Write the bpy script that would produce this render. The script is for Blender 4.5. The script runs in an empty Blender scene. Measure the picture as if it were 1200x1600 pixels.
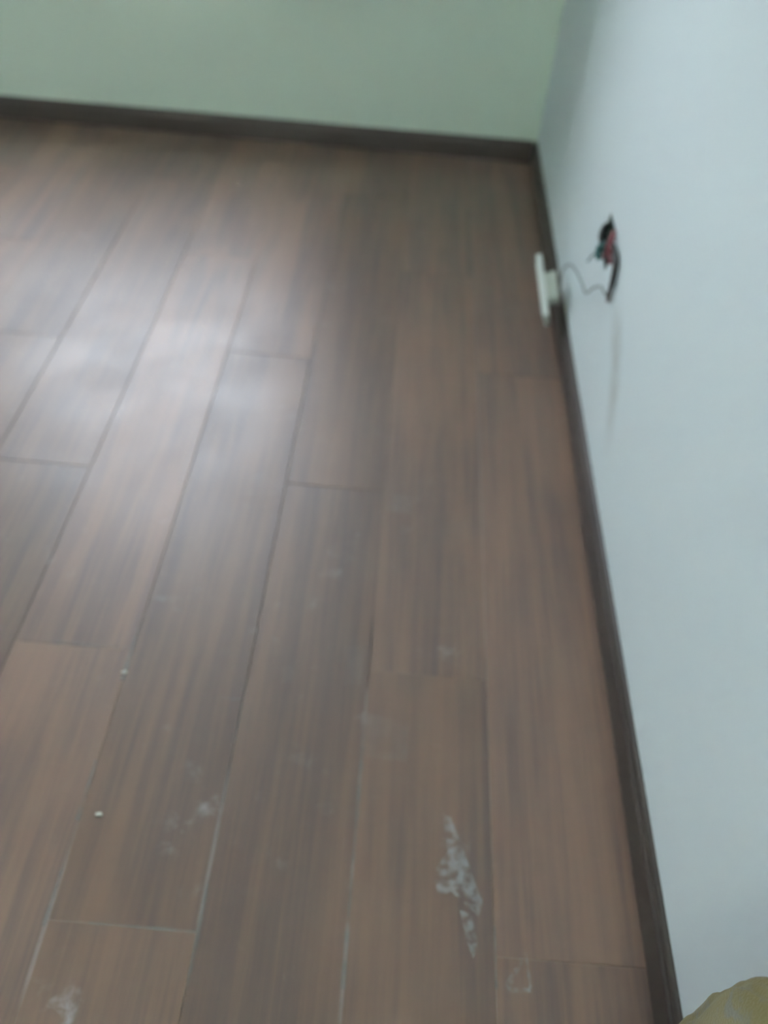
import bpy, bmesh, math, random
from mathutils import Vector, Matrix, noise
random.seed(7)
C = bpy.context.scene.collection
SC = bpy.context.scene

# ---------------------------------------------------------------- camera
cam_d = bpy.data.cameras.new('camera'); cam = bpy.data.objects.new('camera', cam_d); C.objects.link(cam)
XW = (0.996, 0.084, 0.004); YW = (0.058, -0.723, 0.688); ZW = (0.061, -0.686, -0.725)
right = Vector((XW[0], YW[0], ZW[0])).normalized()
up = -Vector((XW[1], YW[1], ZW[1])); up = (up - right*up.dot(right)).normalized()
back = right.cross(up)
m = Matrix((right, up, back)).transposed().to_4x4(); m.translation = (0, 0, 1.18)
cam.matrix_world = m
cam_d.sensor_fit = 'VERTICAL'; cam_d.sensor_height = 36.0; cam_d.lens = 36*1300/1600
cam_d.clip_start = 0.02
cam_d.dof.use_dof = True; cam_d.dof.focus_distance = 0.80; cam_d.dof.aperture_fstop = 2.5
SC.camera = cam

# ---------------------------------------------------------------- world (overcast daylight outside the window)
W = bpy.data.worlds.new('sky'); SC.world = W; W.use_nodes = True
nt = W.node_tree; nt.nodes.clear()
wo = nt.nodes.new('ShaderNodeOutputWorld'); bg = nt.nodes.new('ShaderNodeBackground')
tc = nt.nodes.new('ShaderNodeTexCoord'); sp = nt.nodes.new('ShaderNodeSeparateXYZ')
rp = nt.nodes.new('ShaderNodeValToRGB'); mp = nt.nodes.new('ShaderNodeMapRange')
nt.links.new(tc.outputs['Generated'], sp.inputs[0]); nt.links.new(sp.outputs[2], mp.inputs[0])
mp.inputs[1].default_value = -1; mp.inputs[2].default_value = 1
nt.links.new(mp.outputs[0], rp.inputs[0])
e = rp.color_ramp.elements
e[0].position = 0.0; e[0].color = (0.12, 0.16, 0.13, 1)
e[1].position = 1.0; e[1].color = (0.78, 0.88, 1.0, 1)
k = e.new(0.47); k.color = (0.20, 0.26, 0.22, 1)
k = e.new(0.53); k.color = (0.84, 0.91, 1.0, 1)
nt.links.new(rp.outputs[0], bg.inputs[0]); nt.links.new(bg.outputs[0], wo.inputs[0])
SKY = 5.0
bg.inputs[1].default_value = SKY

# window opening in the far wall (light portal only guides the sampling of the sky)
WX0, WX1, WZ0, WZ1 = -1.75, -0.40, 0.70, 2.0
RX0, RX1, RY0, RY1, RZ = -2.6, 0.41, -2.2, 2.778, 2.7
pl = bpy.data.lights.new('window_portal', 'AREA'); pl.shape = 'RECTANGLE'; pl.size = WX1-WX0; pl.size_y = WZ1-WZ0
pl.cycles.is_portal = True
po = bpy.data.objects.new('window_portal', pl); C.objects.link(po)
po.location = ((WX0+WX1)/2, RY1+0.03, (WZ0+WZ1)/2); po.rotation_euler = (-math.pi/2, 0, 0)

# fill light added behind the camera to brighten the far wall
fill_d = bpy.data.lights.new('fill_light', 'AREA'); fill_d.shape = 'RECTANGLE'; fill_d.size = 0.9; fill_d.size_y = 0.14
fill_d.energy = 37.0; fill_d.color = (0.88, 1.0, 0.92)
fill_source = bpy.data.objects.new('fill_light', fill_d); C.objects.link(fill_source); fill_source.location = (-0.9, RY0+0.075, 2.25); fill_source.rotation_euler = (math.pi/2, 0, math.pi)

SC.view_settings.view_transform = 'Standard'; SC.view_settings.look = 'None'
SC.view_settings.exposure = 1.53; SC.view_settings.gamma = 1.0; SC.view_settings.use_curve_mapping = False
SC.cycles.max_bounces = 10; SC.cycles.diffuse_bounces = 7; SC.cycles.caustics_reflective = False

# ---------------------------------------------------------------- helpers
def nodes(name):
    M = bpy.data.materials.new(name); M.use_nodes = True
    t = M.node_tree; t.nodes.clear()
    o = t.nodes.new('ShaderNodeOutputMaterial'); b = t.nodes.new('ShaderNodeBsdfPrincipled')
    t.links.new(b.outputs[0], o.inputs[0])
    return M, t, b, o
def N(t, kind, **kw):
    n = t.nodes.new(kind)
    for a, v in kw.items(): setattr(n, a, v)
    return n
def val(t, x, sock):
    if isinstance(x, (int, float)): sock.default_value = x
    elif isinstance(x, tuple): sock.default_value = x
    else: t.links.new(x, sock)
def mth(t, op, a, b=0.0, c=0.0, clamp=False):
    n = N(t, 'ShaderNodeMath', operation=op, use_clamp=clamp)
    val(t, a, n.inputs[0]); val(t, b, n.inputs[1]); val(t, c, n.inputs[2]); return n.outputs[0]
def smooth(t, x, lo, hi, a=0.0, b=1.0):
    n = N(t, 'ShaderNodeMapRange', interpolation_type='SMOOTHSTEP')
    val(t, x, n.inputs[0]); n.inputs[1].default_value = lo; n.inputs[2].default_value = hi
    n.inputs[3].default_value = a; n.inputs[4].default_value = b; return n.outputs[0]
def mixc(t, f, a, b):
    n = N(t, 'ShaderNodeMix', data_type='RGBA')
    val(t, f, n.inputs[0]); val(t, a, n.inputs[6]); val(t, b, n.inputs[7]); return n.outputs[2]
def noi(t, vec, scale, detail=3, rough=0.55, dist=0.0):
    n = N(t, 'ShaderNodeTexNoise'); t.links.new(vec, n.inputs['Vector'])
    n.inputs['Scale'].default_value = scale; n.inputs['Detail'].default_value = detail
    n.inputs['Roughness'].default_value = rough; n.inputs['Distortion'].default_value = dist
    return n.outputs[0]
def mapping(t, vec, scale):
    n = N(t, 'ShaderNodeMapping'); t.links.new(vec, n.inputs[0]); n.inputs['Scale'].default_value = scale
    return n.outputs[0]
def simple(name, col, rough=0.5, metal=0.0, var=0.06, scale=30, bump=0.0, spec=0.5):
    M, t, b, o = nodes(name)
    p = N(t, 'ShaderNodeNewGeometry').outputs['Position']
    f = noi(t, p, scale)
    d = tuple(c*(1-var*2) for c in col[:3])+(1,); l = tuple(min(1, c*(1+var)) for c in col[:3])+(1,)
    t.links.new(mixc(t, f, d, l), b.inputs['Base Color'])
    b.inputs['Roughness'].default_value = rough; b.inputs['Metallic'].default_value = metal
    b.inputs['Specular IOR Level'].default_value = spec
    if bump:
        bp = N(t, 'ShaderNodeBump'); bp.inputs['Strength'].default_value = bump; bp.inputs['Distance'].default_value = 0.001
        t.links.new(f, bp.inputs['Height']); t.links.new(bp.outputs[0], b.inputs['Normal'])
    return M
def link(name, bm, mat, parent=None, smooth_=False):
    me = bpy.data.meshes.new(name); bm.normal_update(); bm.to_mesh(me); bm.free(); me.materials.append(mat)
    if smooth_:
        for p in me.polygons: p.use_smooth = True
    o = bpy.data.objects.new(name, me); C.objects.link(o)
    if parent is not None: o.parent = parent
    return o
def box(bm, x0, x1, y0, y1, z0, z1):
    v = [bm.verts.new((x, y, z)) for x in (x0, x1) for y in (y0, y1) for z in (z0, z1)]
    for q in ((0,1,3,2), (4,6,7,5), (0,4,5,1), (2,3,7,6), (0,2,6,4), (1,5,7,3)):
        bm.faces.new([v[i] for i in q])
    return v
def struct(o): o['kind'] = 'structure'; return o
def tube_pts(pts, n=10):
    P = [Vector(p) for p in pts]; out = []
    for i in range(len(P)-1):
        p0 = P[max(i-1, 0)]; p1 = P[i]; p2 = P[i+1]; p3 = P[min(i+2, len(P)-1)]
        for k in range(n):
            t = k/n
            out.append(0.5*((2*p1)+(p2-p0)*t+(2*p0-5*p1+4*p2-p3)*t*t+(3*p1-p0-3*p2+p3)*t**3))
    out.append(P[-1]); return out
def tube(bm, pts, r, seg=8, n=8):
    P = tube_pts(pts, n); rings = []
    prev = Vector((0, 0, 1))
    for i, p in enumerate(P):
        d = (P[min(i+1, len(P)-1)]-P[max(i-1, 0)]).normalized()
        a = (prev - d*prev.dot(d)); a = a.normalized() if a.length > 1e-4 else d.orthogonal().normalized()
        prev = a; b = d.cross(a)
        rings.append([bm.verts.new(p+(a*math.cos(2*math.pi*k/seg)+b*math.sin(2*math.pi*k/seg))*r) for k in range(seg)])
    for i in range(len(rings)-1):
        for k in range(seg):
            bm.faces.new((rings[i][k], rings[i][(k+1)%seg], rings[i+1][(k+1)%seg], rings[i+1][k]))
    bm.faces.new(rings[0][::-1]); bm.faces.new(rings[-1])

# ---------------------------------------------------------------- materials
def wall_mat(name, col, grey_streak=False):
    M, t, b, o = nodes(name)
    p = N(t, 'ShaderNodeNewGeometry').outputs['Position']
    big = noi(t, p, 1.6, 3); fine = noi(t, p, 160, 4)
    c = mixc(t, big, tuple(x*0.975 for x in col)+(1,), tuple(x*1.02 for x in col)+(1,))
    if grey_streak:      # soft grey streak mixed into the wall colour below the wiring hole
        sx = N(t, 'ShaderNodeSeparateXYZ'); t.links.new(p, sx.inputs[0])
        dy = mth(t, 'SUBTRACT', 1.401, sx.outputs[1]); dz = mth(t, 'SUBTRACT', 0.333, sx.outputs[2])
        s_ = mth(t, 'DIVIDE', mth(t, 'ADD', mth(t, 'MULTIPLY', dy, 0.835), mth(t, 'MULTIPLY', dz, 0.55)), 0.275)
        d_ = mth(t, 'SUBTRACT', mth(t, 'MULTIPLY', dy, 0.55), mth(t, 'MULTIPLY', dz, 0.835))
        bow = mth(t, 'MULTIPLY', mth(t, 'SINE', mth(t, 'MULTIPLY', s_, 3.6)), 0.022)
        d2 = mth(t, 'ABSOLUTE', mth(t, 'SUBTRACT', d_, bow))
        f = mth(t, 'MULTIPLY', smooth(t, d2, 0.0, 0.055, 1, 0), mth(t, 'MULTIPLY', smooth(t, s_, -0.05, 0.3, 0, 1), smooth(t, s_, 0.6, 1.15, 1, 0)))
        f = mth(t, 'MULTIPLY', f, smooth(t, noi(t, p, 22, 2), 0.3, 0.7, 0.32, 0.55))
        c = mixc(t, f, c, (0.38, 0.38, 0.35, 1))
    t.links.new(c, b.inputs['Base Color']); b.inputs['Roughness'].default_value = 0.75
    b.inputs['Specular IOR Level'].default_value = 0.25
    bp = N(t, 'ShaderNodeBump'); bp.inputs['Strength'].default_value = 0.25; bp.inputs['Distance'].default_value = 0.0006
    t.links.new(fine, bp.inputs['Height']); t.links.new(bp.outputs[0], b.inputs['Normal'])
    return M
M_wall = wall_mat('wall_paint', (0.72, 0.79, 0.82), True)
M_wallg = wall_mat('far_wall_paint', (0.71, 0.81, 0.71))
M_ceil = wall_mat('ceiling_paint', (0.80, 0.80, 0.78))

PW = 0.196; PX = 0.199            # plank width and one joint line at x = PX
PL = 1.26
def plank_mat():
    M, t, b, o = nodes('laminate_oak')
    g = N(t, 'ShaderNodeNewGeometry'); oi = N(t, 'ShaderNodeObjectInfo')
    sx = N(t, 'ShaderNodeSeparateXYZ'); t.links.new(g.outputs['Position'], sx.inputs[0])
    x, y = sx.outputs[0], sx.outputs[1]
    rnd = oi.outputs['Random']
    cb = N(t, 'ShaderNodeCombineXYZ'); t.links.new(x, cb.inputs[0]); t.links.new(y, cb.inputs[1])
    t.links.new(mth(t, 'MULTIPLY', rnd, 37.0), cb.inputs[2]); v = cb.outputs[0]
    n1 = noi(t, mapping(t, v, (26, 1.1, 1)), 1.0, 4, 0.6, 0.6)       # broad dark streaks
    n2 = noi(t, mapping(t, v, (110, 3.5, 1)), 1.0, 3, 0.6, 0.2)      # fine grain
    n3 = noi(t, mapping(t, v, (9, 2.2, 1)), 1.0, 2, 0.5, 0.3)        # cathedral patches
    s = mth(t, 'ADD', mth(t, 'MULTIPLY', n1, 0.6), mth(t, 'MULTIPLY', n2, 0.4))
    s = smooth(t, s, 0.36, 0.64)
    c = mixc(t, s, (0.106, 0.067, 0.060, 1), (0.164, 0.097, 0.072, 1))
    c = mixc(t, smooth(t, n3, 0.42, 0.75, 0, 0.55), c, (0.215, 0.122, 0.084, 1))
    # every plank a little different
    hv = N(t, 'ShaderNodeHueSaturation'); t.links.new(c, hv.inputs['Color'])
    t.links.new(smooth(t, rnd, 0, 1, 0.86, 1.12), hv.inputs['Value'])
    c = hv.outputs[0]
    # plaster dust trodden along the joints and in cloudy patches on the nearer floor
    p = g.outputs['Position']
    fx = mth(t, 'SUBTRACT', mth(t, 'FRACT', mth(t, 'ADD', mth(t, 'DIVIDE', mth(t, 'SUBTRACT', x, PX), PW), 100.5)), 0.5)
    dx = mth(t, 'MULTIPLY', mth(t, 'ABSOLUTE', fx), PW)
    line = smooth(t, dx, 0.0012, 0.0042, 1, 0)
    near = smooth(t, y, 0.35, 0.95, 1, 0)
    left = smooth(t, x, 0.15, 0.19, 1, 0)
    ln = smooth(t, noi(t, mapping(t, p, (6, 5.5, 1)), 1.0, 2), 0.44, 0.62)
    dust = mth(t, 'MULTIPLY', mth(t, 'MULTIPLY', line, near), mth(t, 'MULTIPLY', ln, left))
    c1 = smooth(t, noi(t, p, 7, 5, 0.62, 0.4), 0.52, 0.78)
    c2 = smooth(t, noi(t, p, 26, 4, 0.6, 0.5), 0.50, 0.74)
    cloud = mth(t, 'MULTIPLY', mth(t, 'MULTIPLY', c1, c2), mth(t, 'MULTIPLY', smooth(t, y, 0.5, 1.5, 1, 0.25), left))
    allw = mth(t, 'ADD', mth(t, 'MULTIPLY', dust, 0.25), mth(t, 'MULTIPLY', cloud, 0.6), clamp=True)
    c = mixc(t, allw, c, (0.42, 0.43, 0.46, 1))
    t.links.new(c, b.inputs['Base Color'])
    r = mth(t, 'ADD', smooth(t, noi(t, p, 5, 4, 0.6), 0.3, 0.7, 0.41, 0.48), mth(t, 'MULTIPLY', allw, 0.3))
    t.links.new(r, b.inputs['Roughness'])
    b.inputs['Specular IOR Level'].default_value = 0.8
    bp = N(t, 'ShaderNodeBump'); bp.inputs['Strength'].default_value = 0.1; bp.inputs['Distance'].default_value = 0.0006
    t.links.new(mth(t, 'ADD', n2, mth(t, 'MULTIPLY', noi(t, p, 14, 2), 1.5)), bp.inputs['Height']); t.links.new(bp.outputs[0], b.inputs['Normal'])
    return M
M_plank = plank_mat()
def joint_mat():
    M, t, b, o = nodes('joint_grime')
    p = N(t, 'ShaderNodeNewGeometry').outputs['Position']
    sx = N(t, 'ShaderNodeSeparateXYZ'); t.links.new(p, sx.inputs[0])
    f = mth(t, 'MULTIPLY', mth(t, 'MULTIPLY', smooth(t, sx.outputs[1], 0.5, 0.95, 1, 0), smooth(t, sx.outputs[0], 0.10, 0.18, 1, 0)), smooth(t, noi(t, mapping(t, p, (6, 5.5, 1)), 1.0, 2), 0.42, 0.58))
    t.links.new(mixc(t, f, (0.02, 0.015, 0.012, 1), (0.25, 0.24, 0.23, 1)), b.inputs['Base Color'])
    b.inputs['Roughness'].default_value = 0.9
    return M
M_joint = joint_mat()
def skirt_mat():
    M, t, b, o = nodes('dark_skirting')
    p = N(t, 'ShaderNodeNewGeometry').outputs['Position']
    n = noi(t, mapping(t, p, (3, 3, 90)), 1.0, 3)
    t.links.new(mixc(t, n, (0.046, 0.034, 0.031, 1), (0.062, 0.047, 0.042, 1)), b.inputs['Base Color'])
    b.inputs['Roughness'].default_value = 0.42; b.inputs['Specular IOR Level'].default_value = 0.5
    return M
M_skirt = skirt_mat()
M_white = simple('white_plastic', (0.72, 0.75, 0.74), 0.35, var=0.03)
M_boss = simple('yellowed_terminal_plastic', (0.55, 0.58, 0.53), 0.45, var=0.05)
M_frame = simple('window_frame_paint', (0.7, 0.7, 0.68), 0.4)
M_black = simple('black_insulation', (0.018, 0.02, 0.022), 0.4)
M_teal = simple('teal_insulation', (0.03, 0.13, 0.13), 0.4)
M_red = simple('red_insulation', (0.20, 0.045, 0.06), 0.4)
M_grey = simple('grey_insulation', (0.26, 0.30, 0.30), 0.45)
M_boxp = simple('dark_box_plastic', (0.035, 0.055, 0.05), 0.6)
M_brown = simple('brown_grey_insulation', (0.10, 0.075, 0.07), 0.45)
M_copper = simple('bare_copper', (0.5, 0.22, 0.12), 0.35, metal=1.0)

# ---------------------------------------------------------------- floor and planks
bm = bmesh.new(); box(bm, RX0-0.1, RX1+0.1, RY0-0.1, RY1+0.1, -0.06, -0.0080)
floor = struct(link('floor', bm, M_joint))
plank_cache = {}
def plank_mesh(w, l):
    key = (round(w, 4), round(l, 4))
    if key in plank_cache: return plank_cache[key]
    bm = bmesh.new(); c = 0.0009; hw, hl = w/2, l/2; T = 0.0078
    lo = [bm.verts.new((sx*hw, sy*hl, -T)) for sx, sy in ((-1,-1),(1,-1),(1,1),(-1,1))]
    mi = [bm.verts.new((sx*hw, sy*hl, -c*0.7)) for sx, sy in ((-1,-1),(1,-1),(1,1),(-1,1))]
    hi = [bm.verts.new((sx*(hw-c), sy*(hl-c), 0)) for sx, sy in ((-1,-1),(1,-1),(1,1),(-1,1))]
    for a, b_ in ((lo, mi), (mi, hi)):
        for k in range(4): bm.faces.new((a[k], a[(k+1)%4], b_[(k+1)%4], b_[k]))
    bm.faces.new(hi); bm.faces.new(lo[::-1])
    me = bpy.data.meshes.new('plank'); bm.normal_update(); bm.to_mesh(me); bm.free(); me.materials.append(M_plank)
    plank_cache[key] = me; return me
GAP = 0.0005
col = 2; x1 = PX + PW                     # columns counted from the right wall
ci = 0
while x1 > RX0:
    x0 = x1-PW
    # a third of a plank of stagger from row to row
    base = 0.338 + 0.42*(ci % 3)
    ys = [base + PL*k for k in range(-4, 5)]
    for a in ys:
        b0, b1 = max(a, RY0), min(a+PL, RY1-0.004)
        if b1-b0 < 0.02: continue
        xa = max(x0, RX0)
        xb = x1 if ci else RX1-0.004
        w, l = xb-xa-GAP, b1-b0-GAP
        o = bpy.data.objects.new('plank', plank_mesh(w, l)); C.objects.link(o); o.parent = floor
        o.location = ((xa+xb)/2, (b0+b1)/2, random.uniform(-0.00025, 0))
        o.rotation_euler = (math.radians(random.uniform(-0.05, 0.05)), math.radians(random.uniform(-0.12, 0.12)), 0)
    x1 -= PW; ci += 1

# ---------------------------------------------------------------- walls
HY0, HY1, HZ0, HZ1 = 1.525, 1.615, 0.325, 0.41       # hole for the wall box
bm = bmesh.new()
box(bm, RX1, RX1+0.12, RY0, HY0, -0.06, RZ); box(bm, RX1, RX1+0.12, HY1, RY1+0.24, -0.06, RZ)
box(bm, RX1, RX1+0.12, HY0, HY1, -0.06, HZ0); box(bm, RX1, RX1+0.12, HY0, HY1, HZ1, RZ)
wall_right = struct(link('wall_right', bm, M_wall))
bm = bmesh.new(); T = 0.24
box(bm, RX0-0.12, WX0, RY1, RY1+T, -0.06, RZ); box(bm, WX1, RX1, RY1, RY1+T, -0.06, RZ)
box(bm, WX0, WX1, RY1, RY1+T, -0.06, WZ0); box(bm, WX0, WX1, RY1, RY1+T, WZ1, RZ)
struct(link('wall_back', bm, M_wallg))
bm = bmesh.new(); box(bm, RX0-0.12, RX0, RY0, RY1, -0.06, RZ); struct(link('wall_left', bm, M_wall))
bm = bmesh.new(); box(bm, RX0-0.12, RX1+0.12, RY0-0.12, RY0, -0.06, RZ); struct(link('wall_front', bm, M_wall))
bm = bmesh.new(); box(bm, RX0-0.12, RX1+0.12, RY0-0.12, RY1+T, RZ, RZ+0.1); struct(link('ceiling', bm, M_ceil))
# window frame
win = bpy.data.objects.new('window_1', None); C.objects.link(win); struct(win); win.location = ((WX0+WX1)/2, RY1+0.12, WZ0)
def wpart(name, *a):
    bm = bmesh.new(); box(bm, *a); o = link(name, bm, M_frame); o.parent = win
    o.matrix_parent_inverse = Matrix.Translation(-win.location); return o
yf0, yf1 = RY1+0.10, RY1+0.15
wpart('window_frame', WX0, WX0+0.04, yf0, yf1, WZ0, WZ1); wpart('window_frame', WX1-0.04, WX1, yf0, yf1, WZ0, WZ1)
wpart('window_frame', WX0+0.04, WX1-0.04, yf0, yf1, WZ0, WZ0+0.04); wpart('window_frame', WX0+0.04, WX1-0.04, yf0, yf1, WZ1-0.04, WZ1)
wpart('mullion', (WX0+WX1)/2-0.02, (WX0+WX1)/2+0.02, yf0, yf1, WZ0+0.04, WZ1-0.04)

# unseen cloth folds added beside the window to block grazing light near the corner
blocker = bpy.data.objects.new('light_blocker', None); C.objects.link(blocker); blocker.location = (-0.28, RY1-0.13, 2.1)
blocker['label'] = 'added pale cloth folds out of view, blocking window light near the corner'; blocker['category'] = 'light_blocker'
bm = bmesh.new(); nn = 160; rows = []
for z in (2.1, 1.6, 1.1, 0.60):
    rows.append([bm.verts.new(((-0.43+0.30*k/nn), RY1-0.135+0.115*math.sin(k/nn*math.pi*15)*(0.9+0.1*math.sin(z*3+k*0.1)), z)) for k in range(nn+1)])
for a, b_ in zip(rows, rows[1:]):
    for k in range(nn): bm.faces.new((a[k], a[k+1], b_[k+1], b_[k]))
o = link('light_blocker_cloth', bm, M_frame, None, True); o.parent = blocker; o.matrix_parent_inverse = Matrix.Translation(-blocker.location)
bm = bmesh.new(); tube(bm, [(WX0-0.2, RY1-0.135, 2.12), (-0.1, RY1-0.135, 2.12)], 0.012, 10, 1)
box(bm, -0.125, -0.115, RY1-0.14, RY1-0.001, 2.10, 2.115); box(bm, WX0-0.18, WX0-0.17, RY1-0.14, RY1-0.001, 2.10, 2.115)
o = link('light_blocker_rod', bm, M_frame); o.parent = blocker; o.matrix_parent_inverse = Matrix.Translation(-blocker.location)

# skirting boards: flat face with a rounded, slightly stepped top
def skirting(name, p0, p1, inward, length_axis):
    prof = [(0, 0.0005), (0.012, 0.0005), (0.012, 0.050), (0.0112, 0.054), (0.0085, 0.0575), (0.0080, 0.0600), (0.0074, 0.0645), (0.0055, 0.0680), (0.0030, 0.0700), (0, 0.0700)]
    bm = bmesh.new(); rows = []
    for q in (p0, p1):
        r = []
        for d, z in prof:
            pt = Vector((q[0], q[1], 0)) + inward*d; pt.z = z
            r.append(bm.verts.new(pt))
        rows.append(r)
    n = len(prof)
    for i in range(n): bm.faces.new((rows[0][i], rows[0][(i+1)%n], rows[1][(i+1)%n], rows[1][i]))
    bm.faces.new(rows[0][::-1]); bm.faces.new(rows[1])
    bmesh.ops.recalc_face_normals(bm, faces=bm.faces)
    return struct(link(name, bm, M_skirt))
skirting('baseboard_right', (RX1, RY0), (RX1, RY1), Vector((-1, 0, 0)), 1)
skirting('baseboard_back', (RX0, RY1), (RX1-0.012, RY1), Vector((0, -1, 0)), 0)
skirting('baseboard_left', (RX0, RY0), (RX0, RY1-0.012), Vector((1, 0, 0)), 1)

# ---------------------------------------------------------------- wall box in the hole, with its loose cable ends
wb = bpy.data.objects.new('wall_box', None); C.objects.link(wb)
wb.location = (RX1, (HY0+HY1)/2, HZ0)
wb['label'] = 'dark open wiring hole with loose black, teal and red wires in white wall'
wb['category'] = 'wiring box'
def at_parent(o, par):
    o.parent = par; o.matrix_parent_inverse = Matrix.Translation(-Vector(par.location)); return o
bm = bmesh.new(); d = 0.05; w = 0.003
g = 0.001
a0, a1, c0, c1 = HY0+g, HY1-g, HZ0+g, HZ1-g
X0 = RX1+0.001
box(bm, X0, X0+d, a0, a0+w, c0, c1); box(bm, X0, X0+d, a1-w, a1, c0, c1)
box(bm, X0, X0+d, a0+w, a1-w, c0, c0+w); box(bm, X0, X0+d, a0+w, a1-w, c1-w, c1)
box(bm, X0+d-w, X0+d, a0+w, a1-w, c0+w, c1-w)
at_parent(link('box_shell', bm, M_boxp), wb)
def wire(name, pts, r, mat, par, label=None):
    bm = bmesh.new(); tube(bm, pts, r); o = at_parent(link(name, bm, mat, None, True), par)
    if label: o['label'] = label
    return o
wire('wire', [(0.445, 1.60, 0.385), (0.420, 1.60, 0.390), (0.404, 1.60, 0.386), (0.398, 1.588, 0.370), (0.402, 1.575, 0.358)], 0.0055, M_black, wb, 'black wire')
wire('wire', [(0.440, 1.575, 0.36), (0.415, 1.57, 0.365), (0.398, 1.572, 0.356), (0.394, 1.562, 0.346), (0.397, 1.550, 0.340)], 0.0060, M_teal, wb, 'teal wire')
wire('wire', [(0.440, 1.56, 0.395), (0.412, 1.545, 0.404), (0.400, 1.508, 0.408), (0.400, 1.495, 0.389), (0.400, 1.476, 0.371)], 0.0045, M_red, wb, 'red wire')
wire('wire', [(0.440, 1.545, 0.39), (0.408, 1.53, 0.402), (0.400, 1.531, 0.384), (0.400, 1.521, 0.368), (0.400, 1.538, 0.351)], 0.0032, M_red, wb, 'red wire')
wire('wire', [(0.440, 1.59, 0.35), (0.408, 1.58, 0.345), (0.390, 1.575, 0.335), (0.385, 1.59, 0.31)], 0.002, M_teal, wb, 'thin teal wire')

# ---------------------------------------------------------------- socket plate hanging on its cable
sk = bpy.data.objects.new('socket_plate', None); C.objects.link(sk)
sk.location = (0.349, 1.80, 0.110)
sk['label'] = 'white plastic socket plate dangling on a thin cable before the dark skirting board'
sk['category'] = 'electrical socket'
# frame of the plate: L along its length, S across, Nn out of its front
ang = math.radians(36); yaw = math.radians(10)
L = Vector((math.sin(yaw), -math.cos(ang)*math.cos(yaw), -math.sin(ang)*math.cos(yaw))).normalized()
Sx = Vector((0, -math.sin(ang), math.cos(ang))); Sx = (Sx - L*Sx.dot(L)).normalized()
Nn = L.cross(Sx).normalized()
if Nn.x > 0: Nn = -Nn
roll = math.radians(15); Sx, Nn = Sx*math.cos(roll)+Nn*math.sin(roll), Nn*math.cos(roll)-Sx*math.sin(roll)
R = Matrix((L, Sx, Nn)).transposed().to_4x4()
sk.matrix_world = Matrix.Translation(sk.location) @ R
def rbox(bm, lx, ly, z0, z1, r=0.006, bev=0.002):
    segs = 5; ring = []
    for cx, cy, a in ((lx/2-r, ly/2-r, 0), (-lx/2+r, ly/2-r, 90), (-lx/2+r, -ly/2+r, 180), (lx/2-r, -ly/2+r, 270)):
        for k in range(segs+1):
            t = math.radians(a+90*k/segs); ring.append((cx+r*math.cos(t), cy+r*math.sin(t)))
    def lay(z, s):
        return [bm.verts.new((x*(1-2*s/lx), y*(1-2*s/ly), z)) for x, y in ring]
    ls = [lay(z0, 0), lay(z1-bev, 0), lay(z1-bev*0.3, bev*0.3), lay(z1, bev)]
    n = len(ring)
    for a, b_ in zip(ls, ls[1:]):
        for k in range(n): bm.faces.new((a[k], a[(k+1)%n], b_[(k+1)%n], b_[k]))
    bm.faces.new(ls[0][::-1]); bm.faces.new(ls[-1])
PLL, PLS = 0.158, 0.072
def spart(name, bm, mat, label=None, sm=False, par=None):
    o = link(name, bm, mat, par or sk, sm)
    if label: o['label'] = label
    return o
bm = bmesh.new(); rbox(bm, PLL, PLS, -0.006, 0.008); spart('faceplate', bm, M_white)
bm = bmesh.new(); rbox(bm, PLL-0.03, PLS-0.024, 0.008, 0.0105, 0.004, 0.001); ins = spart('socket_insert', bm, M_white)
for lx in (-0.035, 0.035):
    for dx_, dy_ in ((-0.009, 0.006), (0.009, 0.006), (0, -0.010)):
        bm = bmesh.new(); box(bm, lx+dx_-0.0012, lx+dx_+0.0012, dy_-0.0045, dy_+0.0045, 0.0103, 0.0109); spart('slot', bm, M_black, par=ins)
bm = bmesh.new(); rbox(bm, 0.070, 0.052, -0.034, -0.006, 0.006, 0.001); boss = spart('terminal_block', bm, M_boss, 'greyish terminal block on the back')
for lx in (-0.022, 0, 0.022):
    bm = bmesh.new(); bmesh.ops.create_cone(bm, cap_ends=True, segments=12, radius1=0.0035, radius2=0.0035, depth=0.002, matrix=Matrix.Translation((lx, 0.01, -0.0348)))
    spart('terminal_screw', bm, M_copper, par=boss)
# the cable runs from the hole, dips, rises and drops to the back of the socket
def cable(pts, r, mat, label):
    bm = bmesh.new(); inv = sk.matrix_world.inverted(); tube(bm, [inv @ Vector(p) for p in pts], r)
    o = link('cable', bm, mat, sk, True); o['label'] = label
cable([(0.436, 1.535, 0.345), (0.405, 1.50, 0.395), (0.403, 1.496, 0.397), (0.403, 1.461, 0.401), (0.403, 1.432, 0.392), (0.403, 1.424, 0.363), (0.403, 1.433, 0.335), (0.403, 1.436, 0.324)], 0.0040, M_black, 'dark sheathed end of the cable')
cable([(0.436, 1.545, 0.340), (0.404, 1.51, 0.380), (0.403, 1.488, 0.384), (0.403, 1.451, 0.381), (0.403, 1.429, 0.337), (0.403, 1.425, 0.320)], 0.0038, M_brown, 'brown-grey core of the cable')
cable([(0.400, 1.425, 0.330), (0.392, 1.425, 0.338), (0.385, 1.435, 0.345), (0.378, 1.455, 0.330), (0.370, 1.475, 0.305), (0.366, 1.51, 0.305), (0.362, 1.56, 0.300), (0.360, 1.62, 0.282), (0.360, 1.67, 0.250), (0.362, 1.70, 0.215), (0.375, 1.74, 0.160), (0.383, 1.775, 0.120)], 0.0022, M_grey, 'thin grey cable')

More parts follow.
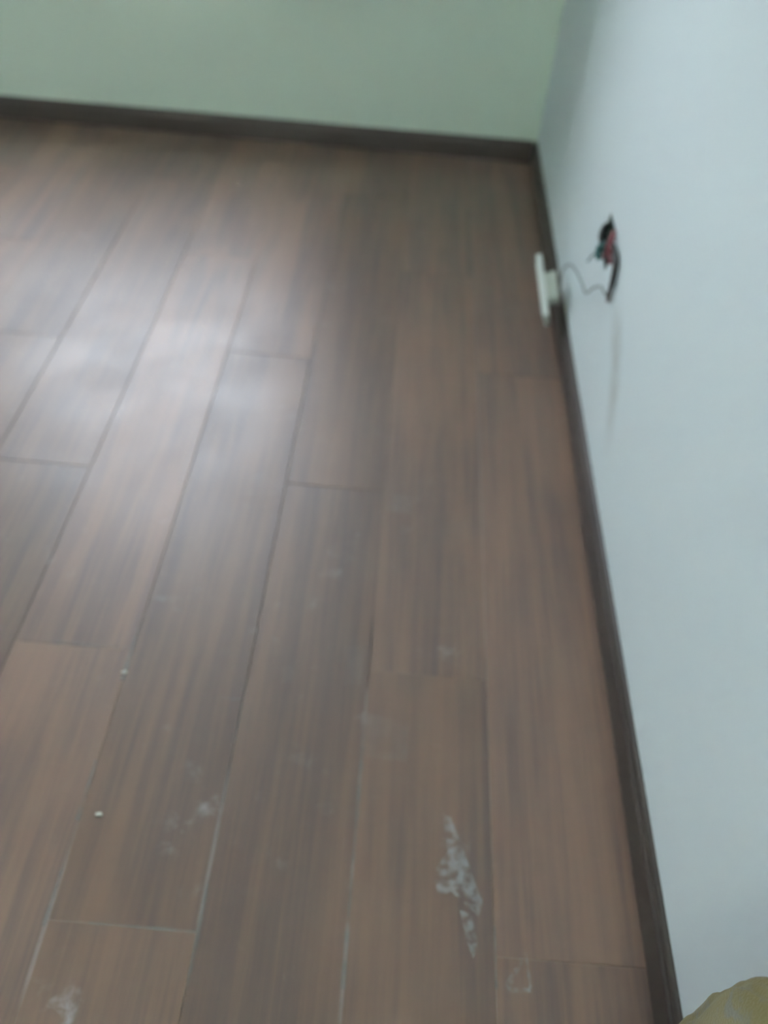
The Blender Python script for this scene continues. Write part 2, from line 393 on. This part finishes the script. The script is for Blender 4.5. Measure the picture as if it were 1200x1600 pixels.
# ---------------------------------------------------------------- housing added behind the unseen fill light
lb = bpy.data.objects.new('fill_fixture', None); C.objects.link(lb); lb.location = (-0.9, RY0, 2.25)
lb['label'] = 'added long white fill light housing, unseen on the wall behind the viewer'; lb['category'] = 'fill_source'
bm = bmesh.new(); box(bm, -0.5, 0.5, 0.001, 0.06, -0.09, 0.09); link('fill_housing', bm, M_frame, lb)

# ---------------------------------------------------------------- plaster smears on the planks
def smear_mat(name, strength, scale, lo, hi, col=(0.80, 0.80, 0.80, 1)):
    M, t, b, o = nodes(name)
    p = N(t, 'ShaderNodeNewGeometry').outputs['Position']
    b.inputs['Base Color'].default_value = col; b.inputs['Roughness'].default_value = 0.45; b.inputs['Specular IOR Level'].default_value = 0.8
    a = smooth(t, noi(t, p, scale, 3, 0.6), lo, hi, 0, strength)
    t.links.new(a, b.inputs['Alpha'])
    return M
M_smear = smear_mat('plaster_smear', 0.30, 80, 0.38, 0.72)
M_haze = smear_mat('tape_residue', 0.035, 14, 0.3, 0.7, (0.75, 0.70, 0.70, 1))
def patch(name, pts, mat, th=0.0003):
    bm = bmesh.new(); z = 0.0004
    n = len(pts)
    lo = [bm.verts.new((x, y, z)) for x, y in pts]; hi = [bm.verts.new((x, y, z+th)) for x, y in pts]
    bm.faces.new(hi); bm.faces.new(lo[::-1])
    for k in range(n): bm.faces.new((lo[k], lo[(k+1)%n], hi[(k+1)%n], hi[k]))
    bmesh.ops.recalc_face_normals(bm, faces=bm.faces)
    o = link(name, bm, mat, floor); return o
def strip(p, q, w0, w1=None):
    w1 = w0 if w1 is None else w1
    p, q = Vector(p), Vector(q); d = (q-p).normalized(); n = Vector((-d.y, d.x))
    return [tuple(p-n*w0/2), tuple(q-n*w1/2), tuple(q+n*w1/2), tuple(p+n*w0/2)]
patch('plaster_smear', [(0.128, 0.525), (0.140, 0.520), (0.165, 0.455), (0.184, 0.405), (0.178, 0.385), (0.160, 0.400), (0.140, 0.415), (0.122, 0.405), (0.118, 0.440), (0.135, 0.470)], M_smear)
patch('plaster_smear', [(0.152, 0.392), (0.168, 0.388), (0.176, 0.352), (0.170, 0.332), (0.162, 0.352)], M_smear)
patch('plaster_smear', strip((0.238, 0.345), (0.213, 0.303), 0.005, 0.008), M_smear)
patch('plaster_smear', strip((0.213, 0.300), (0.243, 0.301), 0.007, 0.005), M_smear)
patch('plaster_smear', strip((0.243, 0.304), (0.239, 0.345), 0.004, 0.003), M_smear)
patch('tape_residue', [(-0.003, 0.679), (0.074, 0.666), (0.072, 0.60), (-0.002, 0.604)], M_haze)
patch('tape_residue', [(-0.04, 0.80), (-0.008, 0.805), (-0.006, 0.73), (-0.036, 0.725)], M_haze)
patch('tape_residue', [(0.006, 1.175), (0.06, 1.17), (0.058, 1.12), (0.008, 1.125)], M_haze)
M_dust = smear_mat('joint_dust', 0.22, 45, 0.25, 0.7, (0.42, 0.42, 0.42, 1))
for a, b_, w0, w1 in (((-0.391, 0.562), (-0.391, 0.470), 0.005, 0.007), ((-0.391, 0.400), (-0.391, 0.330), 0.004, 0.005),
                      ((-0.191, 0.400), (-0.191, 0.338), 0.003, 0.006), ((-0.191, 0.338), (-0.191, 0.270), 0.006, 0.004),
                      ((0.003, 0.620), (0.003, 0.500), 0.006, 0.004), ((0.003, 0.500), (0.003, 0.370), 0.003, 0.003),
                      ((0.003, 0.365), (0.003, 0.285), 0.006, 0.007), ((-0.335, 0.338), (-0.194, 0.338), 0.003, 0.005),
                      ((0.199, 0.375), (0.199, 0.300), 0.003, 0.004), ((-0.52, 0.762), (-0.40, 0.762), 0.003, 0.002),
                      ((-0.225, 0.683), (-0.196, 0.683), 0.003, 0.003), ((-0.391, 0.80), (-0.391, 0.70), 0.004, 0.007)):
    patch('joint_dust', strip(a, b_, w0, w1), M_dust)
M_chip = simple('plaster_crumb', (0.50, 0.48, 0.43), 0.8)
def crumb(x, y, s):
    bm = bmesh.new(); bmesh.ops.create_icosphere(bm, subdivisions=1, radius=s, matrix=Matrix.Diagonal((1.5, 0.8, 0.35, 1)))
    for v in bm.verts: v.co *= random.uniform(0.8, 1.15)
    o = link('plaster_crumb', bm, M_chip); o.location = (x, y, s*0.33+0.0002); return o
for (x, y, s, lab) in ((-0.363, 0.481, 0.0042, 'white plaster crumb on the floor, nearest the lower left edge'), (-0.391, 0.715, 0.0042, 'white plaster crumb on the floor, on a plank joint further from the lower edge')):
    o = crumb(x, y, s); o['label'] = lab; o['category'] = 'crumb'; o['group'] = 'plaster crumbs on the floor'

# ---------------------------------------------------------------- mottled yellow cloth sack against the right wall
def cloth_mat():
    M, t, b, o = nodes('olive_yellow_cloth')
    p = N(t, 'ShaderNodeNewGeometry').outputs['Position']
    n = noi(t, p, 34, 3, 0.55, 0.6); w = noi(t, p, 420, 2)
    c = mixc(t, smooth(t, n, 0.52, 0.66), (0.175, 0.136, 0.034, 1), (0.15, 0.138, 0.095, 1))
    c = mixc(t, smooth(t, noi(t, p, 22, 3, 0.5, 0.3), 0.56, 0.7, 0, 0.7), c, (0.09, 0.085, 0.03, 1))
    t.links.new(c, b.inputs['Base Color']); b.inputs['Roughness'].default_value = 0.95
    b.inputs['Sheen Weight'].default_value = 0.3
    bp = N(t, 'ShaderNodeBump'); bp.inputs['Strength'].default_value = 0.5; bp.inputs['Distance'].default_value = 0.002
    t.links.new(w, bp.inputs['Height']); t.links.new(bp.outputs[0], b.inputs['Normal'])
    return M
M_cloth = cloth_mat()
sack = bpy.data.objects.new('cloth_sack', None); C.objects.link(sack)
SKX, SKY_, SKR, SKH = 0.354, -0.068, (0.042, 0.295), 0.615
sack.location = (SKX, SKY_, 0)
sack['label'] = 'mottled olive yellow cloth sack standing against the white wall in the corner of view'
sack['category'] = 'sack'
bm = bmesh.new(); nu, nv = 96, 60; rows = []
for j in range(nv+1):
    v = j/nv; z = SKH*v
    # profile: flat bottom, full belly, gathered shoulder
    pr = (1-abs(2*v-0.85)**3.2*0.55) if v < 0.425 else (max(0.0, 1-((v-0.425)/0.575)**3.0))**0.55
    pr = max(pr, 0.12)
    if j == 0: pr *= 0.9
    r = []
    for i in range(nu):
        a = 2*math.pi*i/nu; ca, sa = math.cos(a), math.sin(a)
        se = (abs(ca)**2.8+abs(sa)**2.8)**(-1/2.8)
        P = Vector((ca*1.5, sa*1.5, v*3))
        k = 1+0.045*noise.noise(P*1.6)+0.03*noise.noise(P*4)
        k += 0.02*math.sin(a*9+3*noise.noise(P))*v
        x = SKR[0]*se*ca*pr*k; y = SKR[1]*se*sa*pr*k
        x = min(x, RX1-SKX-0.014)
        r.append(bm.verts.new((x, y, z+0.01*noise.noise(P*2.1)*min(1, v*4)+0.0005)))
    rows.append(r)
for j in range(nv):
    for i in range(nu): bm.faces.new((rows[j][i], rows[j][(i+1)%nu], rows[j+1][(i+1)%nu], rows[j+1][i]))
bm.faces.new(rows[0][::-1]); bm.faces.new(rows[-1])
link('sack_body', bm, M_cloth, sack, True)
bm = bmesh.new(); ring = []
pts = [(0.020*math.cos(2*math.pi*k/24), 0.027*math.sin(2*math.pi*k/24), SKH+0.004) for k in range(25)]
tube(bm, pts, 0.004, 6, 2); link('tie_cord', bm, M_grey, sack, True)
